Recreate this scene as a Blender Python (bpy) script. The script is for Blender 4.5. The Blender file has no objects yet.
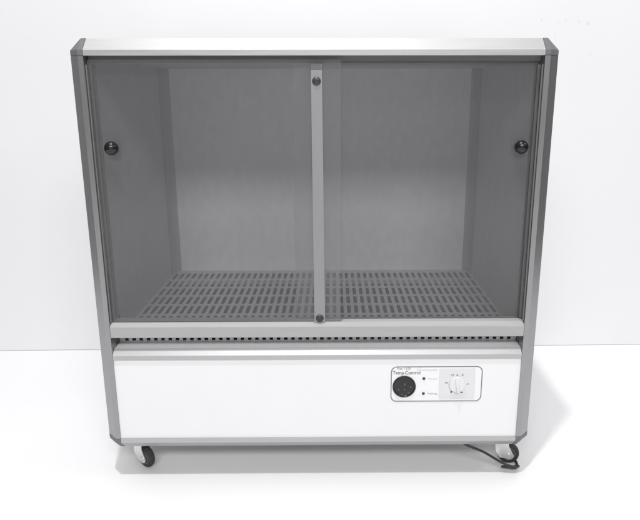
import bpy, bmesh, math, random
from mathutils import Vector, Matrix

random.seed(4)
SC = bpy.context.scene
COL = SC.collection

# ------------------------------------------------------------------ camera
cam_data = bpy.data.cameras.new('camera')
cam = bpy.data.objects.new('camera', cam_data)
COL.objects.link(cam)
cam_data.sensor_fit = 'HORIZONTAL'
cam_data.sensor_width = 36.0
cam_data.lens = 599.63 / 640 * 36.0
cam_data.shift_x = -17.38 / 640          # the photo is cropped off-centre
cam_data.shift_y = -22.09 / 640
cam_data.clip_start = 0.05
cam_data.clip_end = 100
RIGHT = (0.9999676, -0.0079203, -0.0014325)
UP = (0.0032806, 0.2385516, 0.9711243)
FWD = (0.0073499, 0.9710975, -0.2385699)
CAM = (0.03529, -1.25982, 0.90425)
cam.matrix_world = Matrix(((RIGHT[0], UP[0], -FWD[0], CAM[0]),
                           (RIGHT[1], UP[1], -FWD[1], CAM[1]),
                           (RIGHT[2], UP[2], -FWD[2], CAM[2]),
                           (0, 0, 0, 1)))
SC.camera = cam
SC.render.resolution_x, SC.render.resolution_y = 1024, 832

# ------------------------------------------------------------------ room light
world = bpy.data.worlds.new('World')
SC.world = world
world.use_nodes = True
wn, wl = world.node_tree.nodes, world.node_tree.links
bg = wn['Background']
bg.inputs['Strength'].default_value = 0.24
tc = wn.new('ShaderNodeTexCoord')
sep = wn.new('ShaderNodeSeparateXYZ')
wl.new(tc.outputs['Generated'], sep.inputs[0])
ramp = wn.new('ShaderNodeValToRGB')      # pale ceiling over darker walls of the room
ramp.color_ramp.elements[0].position = 0.0
ramp.color_ramp.elements[0].color = (0.12, 0.12, 0.123, 1)
ramp.color_ramp.elements[1].position = 0.70
ramp.color_ramp.elements[1].color = (0.66, 0.66, 0.66, 1)
for pos, val in ((0.88, 1.4), (0.97, 6.5)):
    el = ramp.color_ramp.elements.new(pos)
    el.color = (val, val, val, 1)
wl.new(sep.outputs['Z'], ramp.inputs[0])
front = wn.new('ShaderNodeMapRange')      # added glow facing the cabinet's front, lightens the posts' reflections
front.interpolation_type = 'SMOOTHSTEP'
sep2 = wn.new('ShaderNodeSeparateXYZ')
wl.new(tc.outputs['Generated'], sep2.inputs[0])
wl.new(sep2.outputs['Y'], front.inputs['Value'])
front.inputs['From Min'].default_value = -0.80
front.inputs['From Max'].default_value = -0.98
front.inputs['To Max'].default_value = 2.4
both = wn.new('ShaderNodeMix')
both.data_type = 'RGBA'
both.blend_type = 'ADD'
both.inputs['Factor'].default_value = 1
wl.new(ramp.outputs[0], both.inputs[6])
wl.new(front.outputs[0], both.inputs[7])
wl.new(both.outputs[2], bg.inputs['Color'])


def area(name, loc, target, power, sx, sy, shape='RECTANGLE'):
    d = bpy.data.lights.new(name, 'AREA')
    d.shape = shape
    d.size, d.size_y = sx, sy
    d.energy = power
    o = bpy.data.objects.new(name, d)
    COL.objects.link(o)
    o.location = loc
    o.rotation_euler = (Vector(target) - Vector(loc)).to_track_quat('-Z', 'Y').to_euler()
    return o


area('ceiling_lamp', (-0.29, -0.95, 4.4), (0.2, 0.1, 0.4), 80, 0.17, 0.17, 'DISK')
area('front_lamp', (0.2, -3.4, 3.1), (0, 0.2, 0.55), 112, 3.2, 0.7)
area('side_lamp', (3.4, -0.7, 3.2), (0.2, 0.1, 0.2), 18, 0.5, 0.5)

SC.view_settings.view_transform = 'Standard'
SC.view_settings.look = 'None'
SC.view_settings.gamma = 1
SC.view_settings.exposure = -0.07
SC.render.engine = 'CYCLES'
SC.cycles.max_bounces = 10
SC.cycles.transparent_max_bounces = 12


# ------------------------------------------------------------------ materials
def mat(name, color, rough=0.5, metal=0.0, noise=0.0, nscale=40, bump=0.0, stretch=(1, 1, 1),
        rvar=0.0, spec=0.5, coat=0.0, bscale=None):
    m = bpy.data.materials.new(name)
    m.use_nodes = True
    n, l = m.node_tree.nodes, m.node_tree.links
    b = n['Principled BSDF']
    b.inputs['Roughness'].default_value = rough
    b.inputs['Metallic'].default_value = metal
    b.inputs['Specular IOR Level'].default_value = spec
    b.inputs['Coat Weight'].default_value = coat
    t = n.new('ShaderNodeTexCoord')
    mp = n.new('ShaderNodeMapping')
    mp.inputs['Scale'].default_value = stretch
    l.new(t.outputs['Object'], mp.inputs[0])
    nz = n.new('ShaderNodeTexNoise')
    nz.inputs['Scale'].default_value = nscale
    nz.inputs['Detail'].default_value = 5
    l.new(mp.outputs[0], nz.inputs['Vector'])
    r = n.new('ShaderNodeMapRange')
    r.inputs['From Min'].default_value = 0.25
    r.inputs['From Max'].default_value = 0.75
    r.inputs['To Min'].default_value = 1 - noise
    r.inputs['To Max'].default_value = 1 + noise
    l.new(nz.outputs['Fac'], r.inputs['Value'])
    mx = n.new('ShaderNodeMix')
    mx.data_type = 'RGBA'
    mx.blend_type = 'MULTIPLY'
    mx.inputs['Factor'].default_value = 1.0
    mx.inputs[6].default_value = (*color, 1)
    l.new(r.outputs[0], mx.inputs[7])
    l.new(mx.outputs[2], b.inputs['Base Color'])
    if rvar:
        r2 = n.new('ShaderNodeMapRange')
        r2.inputs['From Min'].default_value = 0.3
        r2.inputs['From Max'].default_value = 0.7
        r2.inputs['To Min'].default_value = rough - rvar
        r2.inputs['To Max'].default_value = rough + rvar
        l.new(nz.outputs['Fac'], r2.inputs['Value'])
        l.new(r2.outputs[0], b.inputs['Roughness'])
    if bump:
        nb = nz
        if bscale:
            nb = n.new('ShaderNodeTexNoise')
            nb.inputs['Scale'].default_value = bscale
            nb.inputs['Detail'].default_value = 3
            l.new(mp.outputs[0], nb.inputs['Vector'])
        bp = n.new('ShaderNodeBump')
        bp.inputs['Strength'].default_value = bump
        bp.inputs['Distance'].default_value = 0.002
        l.new(nb.outputs['Fac'], bp.inputs['Height'])
        l.new(bp.outputs[0], b.inputs['Normal'])
    return m


M = {}
M['alu_x'] = mat('anodised_aluminium_across', (0.49, 0.49, 0.495), 0.48, 0.7, 0.05, 60, 0.03, (0.15, 6, 6), 0.05)  # same aluminium, with the brightness from above put into a paler base
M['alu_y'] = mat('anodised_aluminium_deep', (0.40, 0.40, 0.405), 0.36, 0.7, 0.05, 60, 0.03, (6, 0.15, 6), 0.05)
M['alu_z'] = mat('anodised_aluminium_upright', (0.34, 0.34, 0.345), 0.33, 0.92, 0.05, 60, 0.03, (6, 6, 0.15), 0.05)  # same aluminium as the rails, the uprights' shade put into a darker base
M['laminate'] = mat('white_laminate', (0.82, 0.82, 0.83), 0.32, 0, 0.012, 9, 0.012, rvar=0.05, bscale=180)
M['cap'] = mat('grey_plastic', (0.15, 0.15, 0.155), 0.5, 0, 0.06, 90, 0.06)
M['liner'] = mat('brushed_liner', (0.48, 0.48, 0.49), 0.5, 0.1, 0.07, 35, 0.05, (1, 1, 0.6), 0.05)
M['liner_back'] = mat('satin_steel', (0.68, 0.68, 0.69), 0.6, 0.05, 0.06, 45, 0.05, (1, 1, 0.5), 0.05, spec=0.2)
M['grate'] = mat('galvanised_sheet', (0.53, 0.53, 0.54), 0.5, 0.2, 0.08, 50, 0.05)
M['ledge'] = mat('pale_grey_sheet', (0.86, 0.86, 0.87), 0.5, 0.0, 0.03, 40, 0.03)
M['sill'] = mat('matt_grey_paint', (0.41, 0.41, 0.415), 0.65, 0.05, 0.03, 50, 0.03, (0.2, 4, 4), spec=0.25)
M['strip'] = mat('dull_strip', (0.36, 0.36, 0.365), 0.5, 0.1, 0.04, 40)
M['dark'] = mat('cavity_shade', (0.03, 0.03, 0.032), 0.7, 0, 0.1, 20)
M['track'] = mat('dark_track', (0.15, 0.15, 0.152), 0.5, 0.1, 0.05, 60)
M['bar'] = mat('grey_bar', (0.28, 0.28, 0.285), 0.5, 0.2, 0.03, 60, 0.02, (4, 4, 0.3))
M['screw'] = mat('dark_screw', (0.07, 0.07, 0.075), 0.4, 0.6, 0.05, 100)
M['black'] = mat('black_plastic', (0.012, 0.012, 0.013), 0.22, 0, 0.1, 60)
M['rubber'] = mat('black_rubber', (0.03, 0.03, 0.032), 0.6, 0, 0.15, 80, 0.1)
M['hub'] = mat('grey_nylon', (0.17, 0.17, 0.175), 0.45, 0, 0.08, 60)
M['zinc'] = mat('zinc_plate', (0.80, 0.80, 0.80), 0.38, 0.8, 0.06, 50, 0.05, rvar=0.06)
M['plate'] = mat('white_label', (0.84, 0.84, 0.85), 0.35, 0, 0.01, 20)
M['stat'] = mat('pale_grey_plastic', (0.72, 0.72, 0.73), 0.45, 0, 0.015, 30)
M['knob'] = mat('pale_knob_plastic', (0.74, 0.74, 0.75), 0.35, 0, 0.015, 30)
M['ink'] = mat('dark_ink', (0.05, 0.05, 0.055), 0.6, 0, 0.1, 300)
M['ink_mid'] = mat('worn_dark_ink', (0.20, 0.20, 0.21), 0.6, 0, 0.1, 300)
M['ink_grey'] = mat('grey_ink', (0.38, 0.38, 0.40), 0.6, 0, 0.1, 300)
M['ink_pale'] = mat('pale_ink', (0.58, 0.58, 0.60), 0.6, 0, 0.1, 300)
M['pin'] = mat('worn_pin', (0.16, 0.16, 0.165), 0.4, 0.3, 0.2, 200)
M['floor'] = mat('white_floor', (0.86, 0.857, 0.866), 0.55, 0, 0.012, 2.2, 0.02, rvar=0.04, bscale=70)


def acrylic():
    m = bpy.data.materials.new('hazed_acrylic')
    m.use_nodes = True
    n, l = m.node_tree.nodes, m.node_tree.links
    n.remove(n['Principled BSDF'])
    out = n['Material Output']
    tr = n.new('ShaderNodeBsdfTransparent')
    tr.inputs['Color'].default_value = (0.905, 0.905, 0.91, 1)
    df = n.new('ShaderNodeBsdfDiffuse')
    df.inputs['Color'].default_value = (0.6, 0.6, 0.61, 1)
    gl = n.new('ShaderNodeBsdfGlossy')
    gl.inputs['Roughness'].default_value = 0.04
    gl.inputs['Color'].default_value = (0.9, 0.9, 0.9, 1)
    t = n.new('ShaderNodeTexCoord')
    nz = n.new('ShaderNodeTexNoise')
    nz.inputs['Scale'].default_value = 6
    nz.inputs['Detail'].default_value = 6
    l.new(t.outputs['Object'], nz.inputs['Vector'])
    r = n.new('ShaderNodeMapRange')
    r.inputs['To Min'].default_value = 0.058
    r.inputs['To Max'].default_value = 0.078
    l.new(nz.outputs['Fac'], r.inputs['Value'])
    m1 = n.new('ShaderNodeMixShader')
    l.new(r.outputs[0], m1.inputs[0])
    l.new(tr.outputs[0], m1.inputs[1])
    l.new(df.outputs[0], m1.inputs[2])
    fr = n.new('ShaderNodeFresnel')
    fr.inputs['IOR'].default_value = 1.22
    m2 = n.new('ShaderNodeMixShader')
    l.new(fr.outputs[0], m2.inputs[0])
    l.new(m1.outputs[0], m2.inputs[1])
    l.new(gl.outputs[0], m2.inputs[2])
    l.new(m2.outputs[0], out.inputs['Surface'])
    return m


M['acrylic'] = acrylic()


def wall_paint():
    m = mat('white_wall_paint', (0.820, 0.815, 0.828), 0.6, 0, 0.014, 1.7, 0.05, bscale=120)
    n, l = m.node_tree.nodes, m.node_tree.links
    b = n['Principled BSDF']
    src = b.inputs['Base Color'].links[0].from_socket
    t = n.new('ShaderNodeTexCoord')
    nz = n.new('ShaderNodeTexNoise')
    nz.inputs['Scale'].default_value = 55
    l.new(t.outputs['Object'], nz.inputs['Vector'])
    add = n.new('ShaderNodeVectorMath')
    add.operation = 'MULTIPLY_ADD'
    add.inputs[1].default_value = (0.012, 0.0, 0.012)
    l.new(nz.outputs['Color'], add.inputs[0])
    l.new(t.outputs['Object'], add.inputs[2])
    # small old scuffs above the right end of the cabinet
    for x, z, rad, dk in ((0.706, 1.122, 0.006, .90), (0.857, 1.1125, 0.008, .86), (0.752, 1.076, 0.005, .92),
                          (0.826, 1.117, 0.006, .92), (0.783, 1.122, 0.007, .95), (0.76, 1.116, 0.004, .93),
                          (0.87, 1.02, 0.008, .965)):
        d = n.new('ShaderNodeVectorMath')
        d.operation = 'DISTANCE'
        d.inputs[1].default_value = (x + 0.006, 0, z + 0.006)
        flat = n.new('ShaderNodeVectorMath')
        flat.operation = 'MULTIPLY'
        flat.inputs[1].default_value = (1, 0, 1)
        l.new(add.outputs[0], flat.inputs[0])
        l.new(flat.outputs[0], d.inputs[0])
        r = n.new('ShaderNodeMapRange')
        r.interpolation_type = 'SMOOTHSTEP'
        r.inputs['From Min'].default_value = rad * 0.4
        r.inputs['From Max'].default_value = rad
        r.inputs['To Min'].default_value = dk
        r.inputs['To Max'].default_value = 1
        l.new(d.outputs['Value'], r.inputs['Value'])
        mx = n.new('ShaderNodeMix')
        mx.data_type = 'RGBA'
        mx.blend_type = 'MULTIPLY'
        mx.inputs['Factor'].default_value = 1
        l.new(src, mx.inputs[6])
        l.new(r.outputs[0], mx.inputs[7])
        src = mx.outputs[2]
    l.new(src, b.inputs['Base Color'])
    return m


M['wall'] = wall_paint()


# ------------------------------------------------------------------ mesh helpers
def link(name, bm, m, parent=None, smooth=False):
    bmesh.ops.recalc_face_normals(bm, faces=bm.faces)
    me = bpy.data.meshes.new(name)
    bm.to_mesh(me)
    bm.free()
    me.materials.append(m)
    if smooth:
        for p in me.polygons:
            p.use_smooth = True
        me.set_sharp_from_angle(angle=math.radians(35))
    o = bpy.data.objects.new(name, me)
    COL.objects.link(o)
    if parent:
        o.parent = parent
    return o


def box(bm, lo, hi, bev=0.0, seg=2):
    r = bmesh.ops.create_cube(bm, size=1.0)
    c = [(a + b) / 2 for a, b in zip(lo, hi)]
    s = [b - a for a, b in zip(lo, hi)]
    for v in r['verts']:
        v.co = Vector((v.co.x * s[0] + c[0], v.co.y * s[1] + c[1], v.co.z * s[2] + c[2]))
    if bev:
        es = list({e for v in r['verts'] for e in v.link_edges})
        bmesh.ops.bevel(bm, geom=es, offset=bev, segments=seg, affect='EDGES', profile=0.5)


def prism(bm, prof, fn, t0, t1):
    """Extrude the closed profile [(a, b)...] between t0 and t1; fn(a, b, t) -> point."""
    A = [bm.verts.new(fn(a, b, t0)) for a, b in prof]
    B = [bm.verts.new(fn(a, b, t1)) for a, b in prof]
    n = len(prof)
    bm.faces.new(A)
    bm.faces.new(B[::-1])
    for i in range(n):
        bm.faces.new((A[i], A[(i + 1) % n], B[(i + 1) % n], B[i]))


def lathe(bm, prof, mtx, seg=40):
    """Spin [(radius, height)...] round local z."""
    rings = []
    for r, h in prof:
        if r < 1e-6:
            rings.append([bm.verts.new(mtx @ Vector((0, 0, h)))])
        else:
            rings.append([bm.verts.new(mtx @ Vector((r * math.cos(2 * math.pi * k / seg),
                                                     r * math.sin(2 * math.pi * k / seg), h))) for k in range(seg)])
    for a, b in zip(rings, rings[1:]):
        for k in range(seg):
            k2 = (k + 1) % seg
            if len(a) == 1:
                bm.faces.new((a[0], b[k], b[k2]))
            elif len(b) == 1:
                bm.faces.new((a[k], b[0], a[k2]))
            else:
                bm.faces.new((a[k], b[k], b[k2], a[k2]))
    if len(rings[0]) > 1:
        bm.faces.new(rings[0][::-1])
    if len(rings[-1]) > 1:
        bm.faces.new(rings[-1])


def tube(bm, pts, rad, seg=10, sub=8):
    P = [Vector(p) for p in pts]
    out = []
    for i in range(len(P) - 1):
        p0, p1, p2, p3 = P[max(i - 1, 0)], P[i], P[i + 1], P[min(i + 2, len(P) - 1)]
        for k in range(sub):
            t = k / sub
            out.append(0.5 * (2 * p1 + (p2 - p0) * t + (2 * p0 - 5 * p1 + 4 * p2 - p3) * t * t
                              + (3 * p1 - p0 - 3 * p2 + p3) * t ** 3))
    out.append(P[-1])
    up = Vector((0.3, 0.2, 1)).normalized()
    rings = []
    for i, p in enumerate(out):
        d = (out[min(i + 1, len(out) - 1)] - out[max(i - 1, 0)]).normalized()
        a = d.cross(up)
        if a.length < 1e-3:
            a = d.cross(Vector((1, 0, 0)))
        a.normalize()
        up = a.cross(d).normalized()
        rings.append([bm.verts.new(p + rad * (math.cos(2 * math.pi * k / seg) * a + math.sin(2 * math.pi * k / seg) * up))
                      for k in range(seg)])
    for a, b in zip(rings, rings[1:]):
        for k in range(seg):
            bm.faces.new((a[k], a[(k + 1) % seg], b[(k + 1) % seg], b[k]))
    bm.faces.new(rings[0][::-1])
    bm.faces.new(rings[-1])


def punched(bm, us, vs, hole, th, fn):
    """Sheet over the grid us x vs with the cells hole(i, j) cut out; fn(u, v, w), w = 0 or -th."""
    cache = {}

    def V(i, j, k):
        if (i, j, k) not in cache:
            cache[(i, j, k)] = bm.verts.new(fn(us[i], vs[j], -th * k))
        return cache[(i, j, k)]
    nu, nv = len(us) - 1, len(vs) - 1
    solid = lambda i, j: 0 <= i < nu and 0 <= j < nv and not hole(i, j)
    for i in range(nu):
        for j in range(nv):
            if not solid(i, j):
                continue
            bm.faces.new((V(i, j, 0), V(i + 1, j, 0), V(i + 1, j + 1, 0), V(i, j + 1, 0)))
            bm.faces.new((V(i, j, 1), V(i, j + 1, 1), V(i + 1, j + 1, 1), V(i + 1, j, 1)))
            for (di, dj, e) in ((-1, 0, ((i, j), (i, j + 1))), (1, 0, ((i + 1, j), (i + 1, j + 1))),
                                (0, -1, ((i, j), (i + 1, j))), (0, 1, ((i, j + 1), (i + 1, j + 1)))):
                if not solid(i + di, j + dj):
                    (a, b), (c, d) = e
                    bm.faces.new((V(a, b, 0), V(c, d, 0), V(c, d, 1), V(a, b, 1)))


def lettering(name, text, x, z, size, m, parent, y, squeeze=1.0, shear=0.0, bold=0.0, align='LEFT'):
    cu = bpy.data.curves.new(name, 'FONT')
    cu.body = text
    cu.size = size
    cu.extrude = 0.0001
    cu.offset = bold
    cu.shear = shear
    cu.align_x = align
    tmp = bpy.data.objects.new(name + '_curve', cu)
    COL.objects.link(tmp)
    dg = bpy.context.evaluated_depsgraph_get()
    me = bpy.data.meshes.new_from_object(tmp.evaluated_get(dg))
    bpy.data.objects.remove(tmp)
    bpy.data.curves.remove(cu)
    for v in me.vertices:
        a, b, c = v.co
        v.co = (x + a * squeeze, y - c, z + b)
    me.materials.clear()
    me.materials.append(m)
    o = bpy.data.objects.new(name, me)
    COL.objects.link(o)
    o.parent = parent
    return o


# ------------------------------------------------------------------ setting
YW = 0.755
bm = bmesh.new()
box(bm, (-2.3, -6.0, -0.05), (2.3, YW + 0.14, 0))
fl = link('floor', bm, M['floor'])
fl['kind'] = 'structure'

bm = bmesh.new()
rot = 0.0121
def wp(x, y, z):
    return (x, YW + rot * x + y, z)
prism(bm, [(-2.3, 0), (2.3, 0), (2.3, 0.12), (-2.3, 0.12)], lambda a, b, t: wp(a, b, t), 0.0015, 2.9)
wa = link('wall', bm, M['wall'])
wa['kind'] = 'structure'
wa['label'] = 'plain white painted wall behind the cabinet with faint scuffs at upper right'

# ------------------------------------------------------------------ the cabinet
Z0, Z1, W = 0.0755, 1.0080, 0.5
C, L = 0.0238, 0.0108            # chamfer and flat lip of the frame extrusion
A = C + L
Y0, Y1 = 0.0, 0.624              # front and back of the frame
cab = bpy.data.objects.new('heated_cabinet', None)
COL.objects.link(cab)
cab['label'] = 'white and grey heated cabinet on castors with two clear sliding doors and control dial'
cab['category'] = 'cabinet'

PROF = [(A, 0), (C, 0), (0, C), (0, A), (A - 0.004, A), (A - 0.004, A - 0.002), (A, A - 0.002)]
g = 0.0004
# twelve chamfered extrusions
for sx in (-1, 1):
    fx = lambda a: sx * (W - a)
    for zz, sz in ((Z0, 1), (Z1, -1)):
        bm = bmesh.new()
        prism(bm, PROF, lambda a, b, t: (fx(a), t, zz + sz * b), Y0 + A + g, Y1 - A - g)
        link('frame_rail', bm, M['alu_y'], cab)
    for yy, sy in ((Y0, 1), (Y1, -1)):
        bm = bmesh.new()
        prism(bm, PROF, lambda a, b, t: (fx(b), yy + sy * a, t), Z0 + A + g, Z1 - A - g)
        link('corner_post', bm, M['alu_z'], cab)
for yy, sy in ((Y0, 1), (Y1, -1)):
    for zz, sz in ((Z0, 1), (Z1, -1)):
        bm = bmesh.new()
        prism(bm, PROF, lambda a, b, t: (t, yy + sy * b, zz + sz * a), -W + A + g, W - A - g)
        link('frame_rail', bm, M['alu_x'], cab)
# eight moulded corner caps
e = 0.0005
capv = [(C, -e, C), (A, -e, C), (C, -e, A), (A, -e, A), (-e, C, C), (-e, A, C), (-e, C, A), (-e, A, A),
        (C, C, -e), (A, C, -e), (C, A, -e), (A, A, -e), (A, A, A)]
for sx in (-1, 1):
    for yy, sy in ((Y0, 1), (Y1, -1)):
        for zz, sz in ((Z0, 1), (Z1, -1)):
            bm = bmesh.new()
            for p in capv:
                bm.verts.new((sx * (W - p[0]), yy + sy * p[1], zz + sz * p[2]))
            bmesh.ops.convex_hull(bm, input=bm.verts)
            bmesh.ops.dissolve_limit(bm, angle_limit=0.02, verts=bm.verts, edges=bm.edges)
            bmesh.ops.bevel(bm, geom=list(bm.edges), offset=0.0008, segments=2, affect='EDGES')
            link('corner_cap', bm, M['cap'], cab)
# outer skins, set into the frame
for sx in (-1, 1):
    bm = bmesh.new()
    x = sorted((sx * (W - 0.004), sx * (W - 0.012)))
    box(bm, (x[0], Y0 + A, Z0 + A), (x[1], Y1 - A, Z1 - A))
    link('side_panel', bm, M['laminate'], cab)
bm = bmesh.new()
box(bm, (-W + A, Y0 + A, Z1 - 0.012), (W - A, Y1 - A, Z1 - 0.004))
link('top_panel', bm, M['laminate'], cab)
bm = bmesh.new()
box(bm, (-W + A, Y0 + A, Z0 + 0.004), (W - A, Y1 - A, Z0 + 0.012))
link('bottom_panel', bm, M['zinc'], cab)
bm = bmesh.new()
box(bm, (-W + A, Y1 - 0.012, Z0 + A), (W - A, Y1 - 0.004, Z1 - A))
link('back_panel', bm, M['laminate'], cab)

# inner liner
XI, YB, ZC, ZF = 0.4668, 0.578, 0.9675, 0.3468
for sx in (-1, 1):
    bm = bmesh.new()
    x = sorted((sx * XI, sx * (XI + 0.003)))
    box(bm, (x[0], 0.040, 0.30), (x[1], YB, ZC + 0.006))
    link('inner_wall', bm, M['liner'], cab)
    bm = bmesh.new()                      # darker curved strip along the rear corner
    wd, dp = 0.0190, 0.052
    cove = [(sx * (XI - 0.0006 - wd * (1 - math.cos(a))), YB - 0.0008 - dp * (1 - math.sin(a)))
            for a in [math.radians(90 * k / 10) for k in range(11)]]
    prism(bm, cove + [(sx * (XI - 0.0004), YB - 0.0004)], lambda a, b, t: (a, b, t), ZF + 0.0005, ZC - 0.0005)
    link('corner_strip', bm, M['strip'], cab, True)
bm = bmesh.new()
box(bm, (-XI, YB, 0.30), (XI, YB + 0.003, ZC + 0.006))
link('inner_back', bm, M['liner_back'], cab)
bm = bmesh.new()
box(bm, (-XI, 0.040, ZC), (XI, YB, ZC + 0.003))
link('inner_ceiling', bm, M['liner'], cab)
# slotted floor
pitch_x, pitch_y, sw, sl = 0.0189, 0.0725, 0.0098, 0.063
us = [-XI + 0.0005]
n = 49
x0 = -(n - 1) / 2 * pitch_x + 0.001
for k in range(n):
    us += [x0 + k * pitch_x - sw / 2, x0 + k * pitch_x + sw / 2]
us.append(XI - 0.0005)
vs = [0.046]
y0 = 0.052
while y0 + sl < YB - 0.008:
    vs += [y0, y0 + sl]
    y0 += pitch_y
vs.append(YB - 0.0005)
bm = bmesh.new()
punched(bm, us, vs, lambda i, j: i % 2 == 1 and j % 2 == 1, 0.0025, lambda u, v, w: (u, v, ZF + w))
rr, th = sw / 2, 0.0025
arc = [(rr - rr * math.sin(math.radians(a)), rr - rr * math.cos(math.radians(a))) for a in (0, 22.5, 45, 67.5, 90)]
for i in range(1, len(us) - 1, 2):        # round the slot ends
    for j in range(1, len(vs) - 1, 2):
        for uu, du in ((us[i], 1), (us[i + 1], -1)):
            for vv, dv in ((vs[j], 1), (vs[j + 1], -1)):
                top = [bm.verts.new((uu + du * a, vv + dv * b, ZF)) for a, b in [(0, 0)] + arc]
                low = [bm.verts.new((v.co.x, v.co.y, ZF - th)) for v in top[1:]]
                bm.faces.new(top if du * dv > 0 else top[::-1])
                for k in range(4):
                    bm.faces.new((top[k + 1], top[k + 2], low[k + 1], low[k]))
link('slotted_floor', bm, M['grate'], cab)
bm = bmesh.new()
box(bm, (-XI, 0.056, 0.296), (XI, YB, 0.299))
link('heater_tray', bm, M['track'], cab)

# sliding-door tracks
bm = bmesh.new()
zt = Z1 - A
box(bm, (-W + A + 0.0008, 0.0365, 0.961), (W - A - 0.0008, 0.0395, zt + 0.010))
box(bm, (-W + A + 0.0008, 0.0215, 0.9625), (W - A - 0.0008, 0.0235, zt + 0.010))
link('door_track', bm, M['track'], cab)
for sx in (-1, 1):
    bm = bmesh.new()
    for ya, yb, wd in ((0.0055, 0.0085, 0.0035), (0.0215, 0.0235, 0.0065), (0.0360, 0.0392, 0.0078)):
        x = sorted((sx * (W - A - 0.0004), sx * (W - A - wd)))
        box(bm, (x[0], ya, 0.400), (x[1], yb, 0.956))
    link('door_channel', bm, M['track'], cab)

# sill under the doors: bright sloping top, shallow front face
SB, ST = 0.3648, 0.3975
bm = bmesh.new()
prism(bm, [(0.0, SB), (0.0, 0.3895), (0.0006, 0.3903), (0.0090, ST - 0.0006), (0.0100, ST), (0.0400, ST), (0.0400, ST - 0.003),
           (0.0150, ST - 0.004), (0.0055, 0.3855), (0.0045, SB + 0.002), (0.0500, SB + 0.002), (0.0500, SB)],
      lambda a, b, t: (t, a, b), -W + A + 0.0006, W - A - 0.0006)
link('door_sill', bm, M['sill'], cab)

# ventilation strip in the recess
bm = bmesh.new()
nv = 54
pv = 0.0169
us = [-W + A + 0.001]
for k in range(nv):
    xx = (k - (nv - 1) / 2) * pv
    us += [xx - 0.0042, xx + 0.0042]
us.append(W - A - 0.001)
vs = [0.3335, 0.3362, 0.3448, SB - 0.0005]
punched(bm, us, vs, lambda i, j: i % 2 == 1 and j == 1, 0.002, lambda u, v, w: (u, 0.0500 - w, v))
link('vent_strip', bm, M['ledge'], cab)
bm = bmesh.new()
box(bm, (-W + A + 0.001, 0.066, 0.3005), (W - A - 0.001, 0.068, SB + 0.001))
link('vent_backing', bm, M['dark'], cab)  # added dark sheet, shade inside the vent put into its colour
for sx in (-1, 1):                       # closed ends of the recess
    bm = bmesh.new()
    x = sorted((sx * (W - A - 0.0002), sx * (W - A + 0.004)))
    box(bm, (x[0], 0.0345, 0.325), (x[1], 0.068, SB + 0.03))
    link('recess_end', bm, M['cap'], cab)

# lower compartment: chamfered rail, ledge and white front panel
RT = 0.3330
bm = bmesh.new()
prism(bm, [(0.0, 0.3099), (0.0, 0.3209), (0.0121, RT), (0.0150, RT), (0.0150, RT - 0.003), (0.0140, RT - 0.003),
           (0.0060, 0.3180), (0.0060, 0.3099)],
      lambda a, b, t: (t, a, b), -W + A + 0.0006, W - A - 0.0006)
link('panel_rail', bm, M['alu_x'], cab)
bm = bmesh.new()
box(bm, (-W + A + 0.0007, 0.0135, RT - 0.0026), (W - A - 0.0007, 0.0640, RT + 0.0003))
link('vent_ledge', bm, M['ledge'], cab)
PY = 0.0035
bm = bmesh.new()
box(bm, (-W + A - 0.001, PY, Z0 + A - 0.004), (W - A + 0.001, PY + 0.008, 0.3150))
link('front_panel', bm, M['laminate'], cab)

# doors
def door(x0, x1, y, kx, kz):
    bm = bmesh.new()
    box(bm, (x0, y, ST + 0.0006), (x1, y + 0.004, 0.9660), 0.0006, 1)
    d = link('glass_door', bm, M['acrylic'], cab)
    bm = bmesh.new()
    mt = Matrix.Translation((kx, y, kz)) @ Matrix.Rotation(math.pi / 2, 4, 'X')
    prof = [(0.0085, 0.0003), (0.0085, 0.0018), (0.0060, 0.0024)]
    R_, zc = 0.0145, 0.0145
    for k in range(1, 14):
        a = -math.pi / 2 + 0.42 + (math.pi - 0.42) * k / 14
        prof.append((R_ * math.cos(a), zc + R_ * 0.92 * math.sin(a)))
    prof.append((0, zc + R_ * 0.92))
    lathe(bm, prof, mt)
    link('knob', bm, M['black'], d, True)
door(-0.4625, 0.0530, 0.0100, -0.4235, 0.7888)
door(-0.0482, 0.4625, 0.0262, 0.4335, 0.7880)

# upright bar between the doors, with a screw at each end
bm = bmesh.new()
prism(bm, [(-0.0087, 0.9455), (0.0139, 0.9455), (0.0171, 0.3982), (-0.0070, 0.3982)], lambda a, b, t: (a, t, b), 0.0068, 0.0092)
bar = link('centre_bar', bm, M['bar'], cab)
bm = bmesh.new()
box(bm, (-0.0100, 0.0064, 0.9460), (0.0155, 0.0096, 0.9580), 0.001, 1)
link('bar_bracket', bm, M['track'], bar)
for zz in (0.9230, 0.4072):
    bm = bmesh.new()
    mt = Matrix.Translation((0.0026 + (0.9230 - zz) * 0.0047, 0.0068, zz)) @ Matrix.Rotation(math.pi / 2, 4, 'X')
    lathe(bm, [(0.0088, 0.0001), (0.0088, 0.0012), (0.0072, 0.0028), (0.0040, 0.0034), (0.0036, 0.0022), (0.0, 0.0020)], mt, 28)
    link('screw', bm, M['screw'], bar, True)

# ------------------------------------------------------------------ control panel
def rounded(x0, x1, z0, z1, r, seg=8):
    out = []
    for cx, cz, a0 in ((x1 - r, z1 - r, 0), (x0 + r, z1 - r, 90), (x0 + r, z0 + r, 180), (x1 - r, z0 + r, 270)):
        for k in range(seg + 1):
            a = math.radians(a0 + 90 * k / seg)
            out.append((cx + r * math.cos(a), cz + r * math.sin(a)))
    return out


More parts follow.
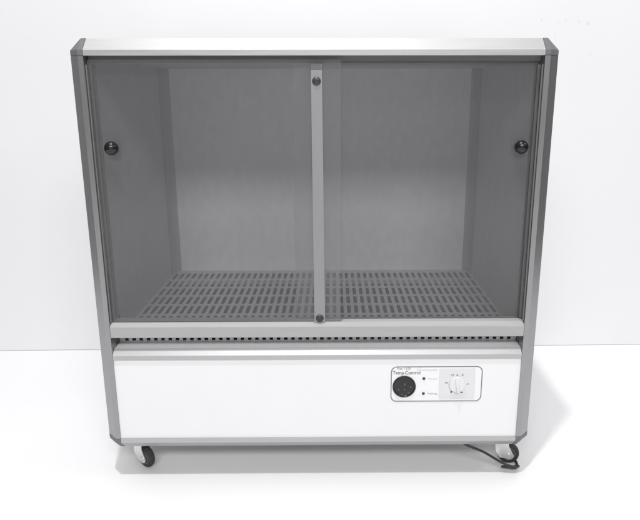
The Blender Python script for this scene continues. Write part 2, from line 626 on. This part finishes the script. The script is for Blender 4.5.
px0, px1, pz0, pz1 = 0.1675, 0.3785, 0.2015, 0.2905
bm = bmesh.new()
prism(bm, rounded(px0, px1, pz0, pz1, 0.014), lambda a, b, t: (a, t, b), PY - 0.0008, PY - 0.0001)
cp = link('control_panel', bm, M['plate'], cab)
bm = bmesh.new()
o1 = rounded(px0, px1, pz0, pz1, 0.014)
o2 = rounded(px0 + 0.0022, px1 - 0.0022, pz0 + 0.0022, pz1 - 0.0022, 0.0120)
fy = PY - 0.0011
va = [bm.verts.new((a, fy, b)) for a, b in o1]
vb = [bm.verts.new((a, fy, b)) for a, b in o2]
for i in range(len(va)):
    j = (i + 1) % len(va)
    bm.faces.new((va[i], va[j], vb[j], vb[i]))
link('border_line', bm, M['ink_mid'], cp)
ty = PY - 0.0010
lettering('lettering', 'Flex 1100', 0.1812, 0.2822, 0.0080, M['ink_mid'], cp, ty, 1.0)
lettering('lettering', 'Temp.Control', 0.1715, 0.2708, 0.0118, M['ink'], cp, ty, 0.93, bold=0.00008)
lettering('lettering', 'Power', 0.2535, 0.2570, 0.0068, M['ink_pale'], cp, ty, 1.15)
lettering('lettering', 'Heating', 0.2525, 0.2196, 0.0070, M['ink_grey'], cp, ty, 1.05)
# faint emblem and the worn line of small print beside it
bm = bmesh.new()
for lo, hi in (((0.2270, 0.2803), (0.2277, 0.2872)), ((0.2277, 0.2865), (0.2355, 0.2872)), ((0.2355, 0.2803), (0.2362, 0.2872)),
               ((0.2277, 0.2803), (0.2355, 0.2810)), ((0.2290, 0.2834), (0.2342, 0.2841))):
    box(bm, (lo[0], PY - 0.00105, lo[1]), (hi[0], PY - 0.0009, hi[1]))
link('emblem', bm, M['ink_pale'], cp)
bm = bmesh.new()
xx = 0.2385
while xx < 0.2735:
    w = random.uniform(0.0012, 0.0024)
    h = random.choice((0.0022, 0.0022, 0.0034))
    box(bm, (xx, PY - 0.00105, 0.2798), (xx + w, PY - 0.0009, 0.2798 + h))
    xx += w + 0.0006
link('worn_print', bm, M['ink_pale'], cp)
# black dial / socket
def disc_mtx(x, z, y=PY - 0.0008):
    return Matrix.Translation((x, y, z)) @ Matrix.Rotation(math.pi / 2, 4, 'X')
bm = bmesh.new()
lathe(bm, [(0.0268, 0.0001), (0.0268, 0.0022), (0.0255, 0.0034), (0.0238, 0.0034), (0.0226, 0.0016), (0.0, 0.0013)], disc_mtx(0.1985, 0.2400), 56)
dial = link('dial', bm, M['black'], cp, True)
bm = bmesh.new()
for dx, dz, w, h in ((0.001, 0.006, 0.0014, 0.0042), (0.0148, -0.001, 0.0024, 0.0020), (-0.0128, -0.0072, 0.0020, 0.0026),
                     (0.001, -0.0076, 0.0016, 0.0030), (0.0112, -0.0158, 0.0030, 0.0014), (-0.0045, -0.0195, 0.0030, 0.0012)):
    box(bm, (0.1985 + dx - w / 2 * 1.7, PY - 0.0030, 0.2400 + dz - h / 2), (0.1985 + dx + w / 2 * 1.7, PY - 0.0018, 0.2400 + dz + h / 2), 0.0003, 1)
link('dial_marks', bm, M['pin'], cp)
for zz in (0.2600, 0.2222):
    bm = bmesh.new()
    lathe(bm, [(0.0034, 0.0001), (0.0034, 0.0012), (0.0026, 0.0022), (0.0, 0.0027)], disc_mtx(0.2436, zz), 20)
    link('indicator_light', bm, M['screw'], cp, True)
# thermostat with turning knob
bm = bmesh.new()
sx0, sx1, sz0, sz1 = 0.2795, 0.3620, 0.2085, 0.2850
prism(bm, rounded(sx0, sx1, sz0, sz1, 0.0025, 4), lambda a, b, t: (a, t, b), PY - 0.0022, PY - 0.0009)
bmesh.ops.bevel(bm, geom=[ed for ed in bm.edges if all(abs(v.co.y - (PY - 0.0022)) < 1e-6 for v in ed.verts)],
                offset=0.0006, segments=2, affect='EDGES')
st = link('thermostat_plate', bm, M['stat'], cp)
KX, KZ = 0.3201, 0.2465
bm = bmesh.new()
lathe(bm, [(0.0186, 0.0001), (0.0186, 0.0050), (0.0178, 0.0062), (0.0, 0.0064)], disc_mtx(KX, KZ, PY - 0.0022), 48)
box(bm, (KX - 0.0034, PY - 0.0128, KZ - 0.0185), (KX + 0.0034, PY - 0.0084, KZ + 0.0155), 0.0010, 2)
bmesh.ops.rotate(bm, verts=bm.verts, cent=(KX, PY, KZ), matrix=Matrix.Rotation(math.radians(-6), 3, 'Y'))
link('thermostat_knob', bm, M['knob'], cp, True)
ky = PY - 0.0024
for ch, x in (('M', 0.3092), ('A', 0.3202), ('X', 0.3325)):
    lettering('lettering', ch, x, 0.2668, 0.0064, M['ink'], cp, ky, 1.15, align='CENTER')
for x, z, w, h in ((0.2962, 0.2492, 0.0070, 0.0016), (0.3452, 0.2464, 0.0050, 0.0015), (0.3078, 0.2262, 0.0038, 0.0036), (0.3318, 0.2252, 0.0046, 0.0028)):
    bm = bmesh.new()
    box(bm, (x - w / 2, ky - 0.0001, z - h / 2), (x + w / 2, ky + 0.0001, z + h / 2))
    link('scale_mark', bm, M['ink'], cp)

# ------------------------------------------------------------------ castors
def caster(x, y, ang):
    T = Matrix.Translation((x, y, 0)) @ Matrix.Rotation(ang, 4, 'Z')
    wr, hw = 0.0265, 0.0085
    off = -0.015
    bm = bmesh.new()
    box(bm, (-0.022, -0.022, Z0 - 0.0018), (0.022, 0.022, Z0 + 0.0038), 0.001, 1)
    lathe(bm, [(0.013, 0.0), (0.016, 0.004), (0.016, 0.010)], Matrix.Translation((0, 0, Z0 - 0.0115)), 24)
    bm.transform(T)
    root = link('caster', bm, M['zinc'], cab, True)
    bm = bmesh.new()
    # fork: crown plus two tapering cheeks with rounded feet
    for sx in (-1, 1):
        xa, xb = sorted((sx * (hw + 0.0024), sx * (hw + 0.0045)))
        prof = [(0.019, Z0 - 0.012), (0.0165, Z0 - 0.040), (0.0060, 0.0185)]
        for k in range(9):
            a = math.radians(-50 - 130 * k / 8)
            prof.append((off + 0.0125 * math.cos(a), wr + 0.0125 * math.sin(a)))
        prof += [(-0.014, Z0 - 0.024), (-0.014, Z0 - 0.012)]
        prism(bm, prof, lambda a, b, t: (t, a, b), xa, xb)
    box(bm, (-hw - 0.0045, -0.014, Z0 - 0.0145), (hw + 0.0045, 0.017, Z0 - 0.0112), 0.0008, 1)
    lathe(bm, [(0.0045, -hw - 0.0085), (0.0052, -hw - 0.0046), (0.0030, -hw - 0.0044), (0.0030, hw + 0.0044), (0.0052, hw + 0.0046), (0.0045, hw + 0.0085)],
          Matrix.Translation((0, off, wr)) @ Matrix.Rotation(math.pi / 2, 4, 'Y'), 16)
    bm.transform(T)
    link('fork', bm, M['zinc'], root, True)
    bm = bmesh.new()
    lathe(bm, [(0.0165, -hw * 0.9), (wr - 0.004, -hw), (wr - 0.0012, -hw * 0.75), (wr, -hw * 0.3), (wr, hw * 0.3), (wr - 0.0012, hw * 0.75),
               (wr - 0.004, hw), (0.0165, hw * 0.9)], Matrix.Translation((0, off, wr)) @ Matrix.Rotation(math.pi / 2, 4, 'Y'), 40)
    bm.transform(T)
    link('tyre', bm, M['rubber'], root, True)
    bm = bmesh.new()
    lathe(bm, [(0.0062, -hw * 1.12), (0.0075, -hw * 0.95), (0.0140, -hw * 0.86), (0.0158, -hw * 1.02), (0.0166, -hw * 0.95), (0.0166, hw * 0.95),
               (0.0158, hw * 1.02), (0.0140, hw * 0.86), (0.0075, hw * 0.95), (0.0062, hw * 1.12)],
          Matrix.Translation((0, off, wr)) @ Matrix.Rotation(math.pi / 2, 4, 'Y'), 32)
    bm.transform(T)
    link('hub', bm, M['hub'], root, True)
caster(-0.4400, 0.066, math.radians(52))
caster(0.4560, 0.066, math.radians(80))
caster(-0.43, 0.56, math.radians(20))
caster(0.43, 0.56, math.radians(-30))

# mains cable, led out under the base and looped round the castor
bm = bmesh.new()
tube(bm, [(0.300, 0.20, Z0 + 0.006), (0.318, 0.10, Z0 - 0.003), (0.352, 0.036, 0.0700), (0.398, 0.026, 0.0530), (0.438, 0.018, 0.0310),
          (0.460, 0.015, 0.0220), (0.478, 0.017, 0.0170), (0.4870, 0.027, 0.0125), (0.484, 0.036, 0.0055), (0.462, 0.033, 0.0060),
          (0.447, 0.026, 0.0120), (0.459, 0.021, 0.0150), (0.477, 0.025, 0.0090), (0.4880, 0.040, 0.0055), (0.4900, 0.064, 0.0036),
          (0.478, 0.108, 0.0034), (0.450, 0.180, 0.0034), (0.400, 0.300, 0.0034)], 0.0030)
link('power_cord', bm, M['rubber'], cab, True)
